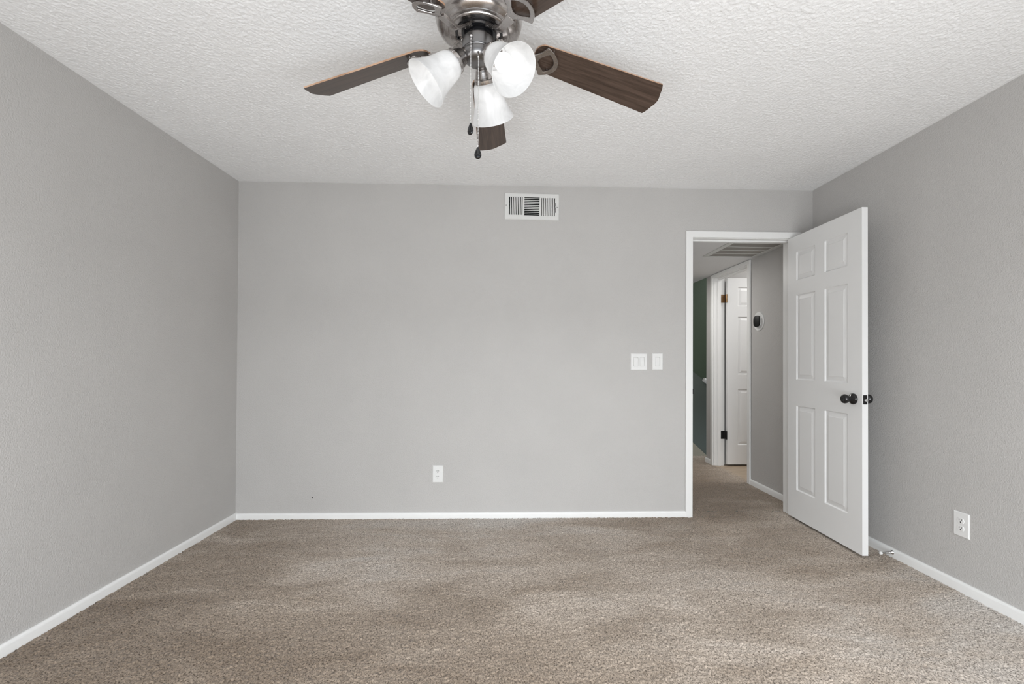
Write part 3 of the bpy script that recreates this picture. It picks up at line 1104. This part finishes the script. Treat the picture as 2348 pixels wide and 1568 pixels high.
OUT = blade_outline()
for k in range(5):
    n = len(OUT)
    th = 0.0055
    mb = MB()
    vs = [bp(k, r, w, -th / 2) for r, w in OUT] + [bp(k, r, w, th / 2) for r, w in OUT]
    mb.add(vs, [tuple(range(n))], 0)
    mb.f.append(tuple(range(n, 2 * n)))
    mb.mi.append(0)
    for i in range(n):
        mb.f.append((i, (i + 1) % n, n + (i + 1) % n, n + i))
        mb.mi.append(1)
    o = build('fan_blade', mb, [M['blade'], M['bladeedge']], fan)
    uvl = o.data.uv_layers.new(name='UVMap')
    for lp_ in o.data.loops:
        r, w = OUT[lp_.vertex_index % n]
        uvl.data[lp_.index].uv = (r + k * 1.7, w + k * 0.9)
    blade = o
    # blade iron: curved arm from the motor, forked shield plate under the blade
    zpl = -th / 2 - 0.0012
    mb = MB()
    ns_ = 14
    ring = []
    a = PI / 2 + PHI + k * 2 * PI / 5
    uu = Vector((math.cos(a), math.sin(a), 0))
    tt = Vector((-math.sin(a), math.cos(a), 0))
    cx0 = Vector((FX, FY, 0))
    pl_in = bp(k, 0.176, 0, zpl - 0.0115)
    for i in range(ns_ + 1):
        s = i / ns_
        r = 0.052 + (0.178 - 0.052) * s
        z_in, z_dip = 2.2165, pl_in.z
        q = min(1, s / 0.55)
        z = z_in + (z_dip - z_in) * (q * q * (3 - 2 * q))
        hwid = 0.0135 - 0.0035 * math.sin(PI * min(1, s * 1.1))
        wtilt = math.sin(PIT) * s
        p = cx0 + uu * r
        p.z = z
        ring.append((p, hwid, wtilt))
    vs, fs = [], []
    for p, hwid, wt in ring:
        for sx_, sz_ in ((-1, -1), (1, -1), (1, 1), (-1, 1)):
            vs.append(p + tt * (hwid * sx_) + Vector((0, 0, sz_ * 0.0055 + hwid * sx_ * wt)))
    for i in range(ns_):
        for j in range(4):
            fs.append((i * 4 + j, i * 4 + (j + 1) % 4, (i + 1) * 4 + (j + 1) % 4, (i + 1) * 4 + j))
    fs += [(3, 2, 1, 0), tuple(ns_ * 4 + j for j in range(4))]
    mb.add(vs, fs)
    # shield: flared open plate on short posts under the blade; outer and inner loops of equal length
    def loop(pts_, n_):
        out_, tot, seg = [], 0.0, []
        for i_ in range(len(pts_)):
            p0, p1 = Vector(pts_[i_]), Vector(pts_[(i_ + 1) % len(pts_)])
            seg.append((tot, p0, p1, (p1 - p0).length))
            tot += (p1 - p0).length
        for i_ in range(n_):
            d_ = tot * i_ / n_
            for t0, p0, p1, L_ in seg:
                if t0 <= d_ <= t0 + L_ + 1e-9:
                    out_.append(tuple(p0 + (p1 - p0) * ((d_ - t0) / max(L_, 1e-9))))
                    break
        return out_
    NO = 64
    arc_o = [(0.172 + 0.100 * math.cos(q), 0.100 * math.sin(q) * 0.62) for q in [math.radians(-62 + 124 * i / 16) for i in range(17)]]
    arc_i = [(0.172 + 0.084 * math.cos(q), 0.084 * math.sin(q) * 0.60) for q in [math.radians(-44 + 88 * i / 12) for i in range(13)]]
    po = [(0.166, -0.011), (0.184, -0.013), (0.204, -0.030)] + arc_o + [(0.204, 0.030), (0.184, 0.013), (0.166, 0.011)]
    pi_ = [(0.202, -0.006), (0.214, -0.020)] + arc_i + [(0.214, 0.020), (0.202, 0.006)]
    outer, inner = loop(po, NO), loop(pi_, NO)
    zs = zpl - 0.009
    vs = [bp(k, r, w, zs) for r, w in outer] + [bp(k, r, w, zs) for r, w in inner] + \
         [bp(k, r, w, zs - 0.005) for r, w in outer] + [bp(k, r, w, zs - 0.005) for r, w in inner]
    fs = []
    for i in range(NO):
        j = (i + 1) % NO
        fs += [(i, j, NO + j, NO + i), (2 * NO + i, 3 * NO + i, 3 * NO + j, 2 * NO + j),
               (i, 2 * NO + i, 2 * NO + j, j), (NO + i, NO + j, 3 * NO + j, 3 * NO + i)]
    mb.add(vs, fs)
    for r_, w_ in ((0.190, 0.0), (0.246, 0.034), (0.246, -0.034)):
        c8 = [(r_ + 0.005 * math.cos(2 * PI * q / 10), w_ + 0.005 * math.sin(2 * PI * q / 10)) for q in range(10)]
        mb.add([bp(k, a_, b_, zs - 0.001) for a_, b_ in c8] + [bp(k, a_, b_, zpl) for a_, b_ in c8],
               [(q, (q + 1) % 10, 10 + (q + 1) % 10, 10 + q) for q in range(10)])
    iron = build('blade_iron', mb, M['nickel'], fan, bevel=0.0012)
    for q in (-1, 1):
        mb = MB()
        rr_, ww_ = 0.062, q * 0.008
        p = cx0 + uu * rr_ + tt * ww_
        p.z = 2.2115
        mb.sphere(p, 0.0042, 12, 8)
        s_ = build('screw', mb, M['chrome'], iron, smooth=True)

TF = Matrix.Translation((FX - 0.004, FY, 0))
mb = MB()
mb.lathe([(0.060, H - 0.0005), (0.074, H - 0.002), (0.076, H - 0.028), (0.066, H - 0.042), (0.062, H - 0.048), (0.100, H - 0.060),
          (0.134, H - 0.074), (0.142, H - 0.090), (0.1435, H - 0.130), (0.1435, H - 0.165), (0.142, H - 0.176), (0.141, H - 0.178), (0.1405, H - 0.184),
          (0.137, H - 0.197), (0.131, H - 0.207), (0.121, H - 0.2145), (0.112, H - 0.2175), (0.111, H - 0.2195), (0.104, H - 0.2205),
          (0.1005, H - 0.2195), (0.0985, H - 0.222), (0.094, H - 0.2235), (0.090, H - 0.2225), (0.080, H - 0.222), (0.077, H - 0.2205)], 72, TF)
build('motor_housing', mb, M['nickel'], fan, smooth=True, angle=30)
mb = MB()
mb.lathe([(0.0765, H - 0.212), (0.0765, H - 0.2235), (0.071, H - 0.2245), (0.067, H - 0.219), (0.058, H - 0.219), (0.056, H - 0.226),
          (0.046, H - 0.2275), (0.044, H - 0.245)], 56, TF)
build('flywheel', mb, M['black'], fan, smooth=True, angle=30)
SX, SY = FX - 0.006, FY
TS = Matrix.Translation((SX, SY, 0))
mb = MB()
mb.lathe([(0.040, 2.200), (0.050, 2.1995), (0.0525, 2.197), (0.0525, 2.165), (0.0515, 2.163)], 56, TS)
build('switch_housing', mb, M['nickel_dark'], fan, smooth=True, angle=35)
mb = MB()
mb.lathe([(0.0500, 2.1645), (0.0510, 2.1615), (0.0495, 2.159), (0.0500, 2.157), (0.0505, 2.153), (0.0490, 2.143), (0.044, 2.1335), (0.036, 2.127),
          (0.024, 2.123), (0.010, 2.122)], 56, TS)
build('light_fitter', mb, M['nickel_dark'], fan, smooth=True, angle=35)

# three sockets, shades and bulbs
SHADE_OUT = [(0.034, 0.0), (0.0385, 0.004), (0.043, 0.012), (0.047, 0.025), (0.0495, 0.040), (0.0525, 0.057), (0.0570, 0.075), (0.0625, 0.092),
             (0.0690, 0.108), (0.0755, 0.121), (0.0770, 0.1245)]
SHADE_IN = [(0.0762, 0.1252), (0.0740, 0.122), (0.0668, 0.108), (0.0600, 0.092), (0.0545, 0.075), (0.0500, 0.057), (0.0470, 0.040),
            (0.0445, 0.026), (0.0400, 0.013), (0.0355, 0.006), (0.031, 0.002)]
BASE = Vector((-0.1004, 1.4907, 0))
for j in range(3):
    a = 3.3952 + j * 2 * PI / 3
    u = Vector((math.cos(a), math.sin(a), 0))
    rim = BASE + u * 0.168 + Vector((0, 0, 2.0279))
    ax = (u * math.sin(math.radians(46)) + Vector((0, 0, -math.cos(math.radians(46))))).normalized()
    neck = rim - ax * 0.1245
    T = Matrix.Translation(neck) @ ax.to_track_quat('Z', 'Y').to_matrix().to_4x4()
    mb = MB()
    mb.lathe([(0.010, -0.070), (0.017, -0.066), (0.0185, -0.056), (0.0185, -0.044), (0.0225, -0.040), (0.0255, -0.036), (0.0275, -0.030),
              (0.0315, -0.016), (0.0345, -0.010), (0.0375, -0.008), (0.0380, 0.009), (0.0365, 0.0115)], 40, T, cap1=False)
    for q in range(3):
        aq = q * 2 * PI / 3 + 0.4
        mb.sphere(T @ Vector((0.0380 * math.cos(aq), 0.0380 * math.sin(aq), 0.0)), 0.0028, 10, 6)
    build('lamp_socket', mb, M['nickel'], fan, smooth=True, angle=35)
    mb = MB()
    mb.lathe(SHADE_OUT + SHADE_IN, 56, T, cap0=False, cap1=False)
    sh = build('lamp_shade', mb, M['shade'], fan, smooth=True, angle=50)
    sh.data.polygons.foreach_set('use_smooth', [True] * len(sh.data.polygons))
    mb = MB()
    mb.lathe([(0.011, -0.005), (0.0125, 0.010), (0.015, 0.022), (0.021, 0.036), (0.0265, 0.050), (0.028, 0.060), (0.026, 0.070), (0.019, 0.080), (0.009, 0.0855),
              (0.001, 0.087)], 28, T)
    bl = build('light_bulb', mb, M['bulb'], fan, smooth=True, angle=60)

# pull chains
FOB = [(0.0015, 0.0), (0.0035, -0.003), (0.0065, -0.010), (0.0105, -0.020), (0.0115, -0.027), (0.0095, -0.034), (0.005, -0.038), (0.001, -0.039)]


def pull_chain(px, py, ztop, zbot, hx_, hy_, hz_, rot):
    mb = MB()
    mb.tube([(hx_, hy_, hz_), ((hx_ + px) / 2, (hy_ + py) / 2, hz_ + 0.001), (px, py, ztop + 0.001)], 0.0028, 10)
    mb.sphere((px, py, ztop), 0.0038, 12, 8)
    nb = int((ztop - zbot) / 0.0046)
    for i in range(1, nb + 1):
        mb.sphere((px, py, ztop - i * (ztop - zbot) / nb), 0.00185, 8, 6)
    mb.tube([(px, py, ztop), (px, py, zbot)], 0.0006, 5)
    ch = build('pull_chain', mb, M['chrome'], fan, smooth=True, angle=60)
    T = Matrix.Translation((px, py, zbot)) @ Matrix.Rotation(rot, 4, 'Z') @ Matrix.Diagonal((1, 0.55, 1, 1))
    mb = MB()
    mb.lathe(FOB, 28, T)
    fb = build('pull_fob', mb, M['black'], ch, smooth=True, angle=60)
    mb = MB()
    mb.lathe([(0.006, 0.0), (0.0066, 0.0006), (0.0072, 0.0)], 24, Matrix.Translation((px, py, zbot - 0.024)) @ Matrix.Rotation(rot, 4, 'Z')
             @ Matrix.Translation((0, -0.0062, 0)) @ Matrix.Rotation(PI / 2, 4, 'X'), cap0=False, cap1=False)


pull_chain(-0.119, 1.433, 2.176, 1.899, SX - 0.014, SY - 0.0505, 2.178, -0.6)
pull_chain(-0.0955, 1.439, 2.112, 1.826, SX + 0.001, SY - 0.040, 2.131, 0.0)
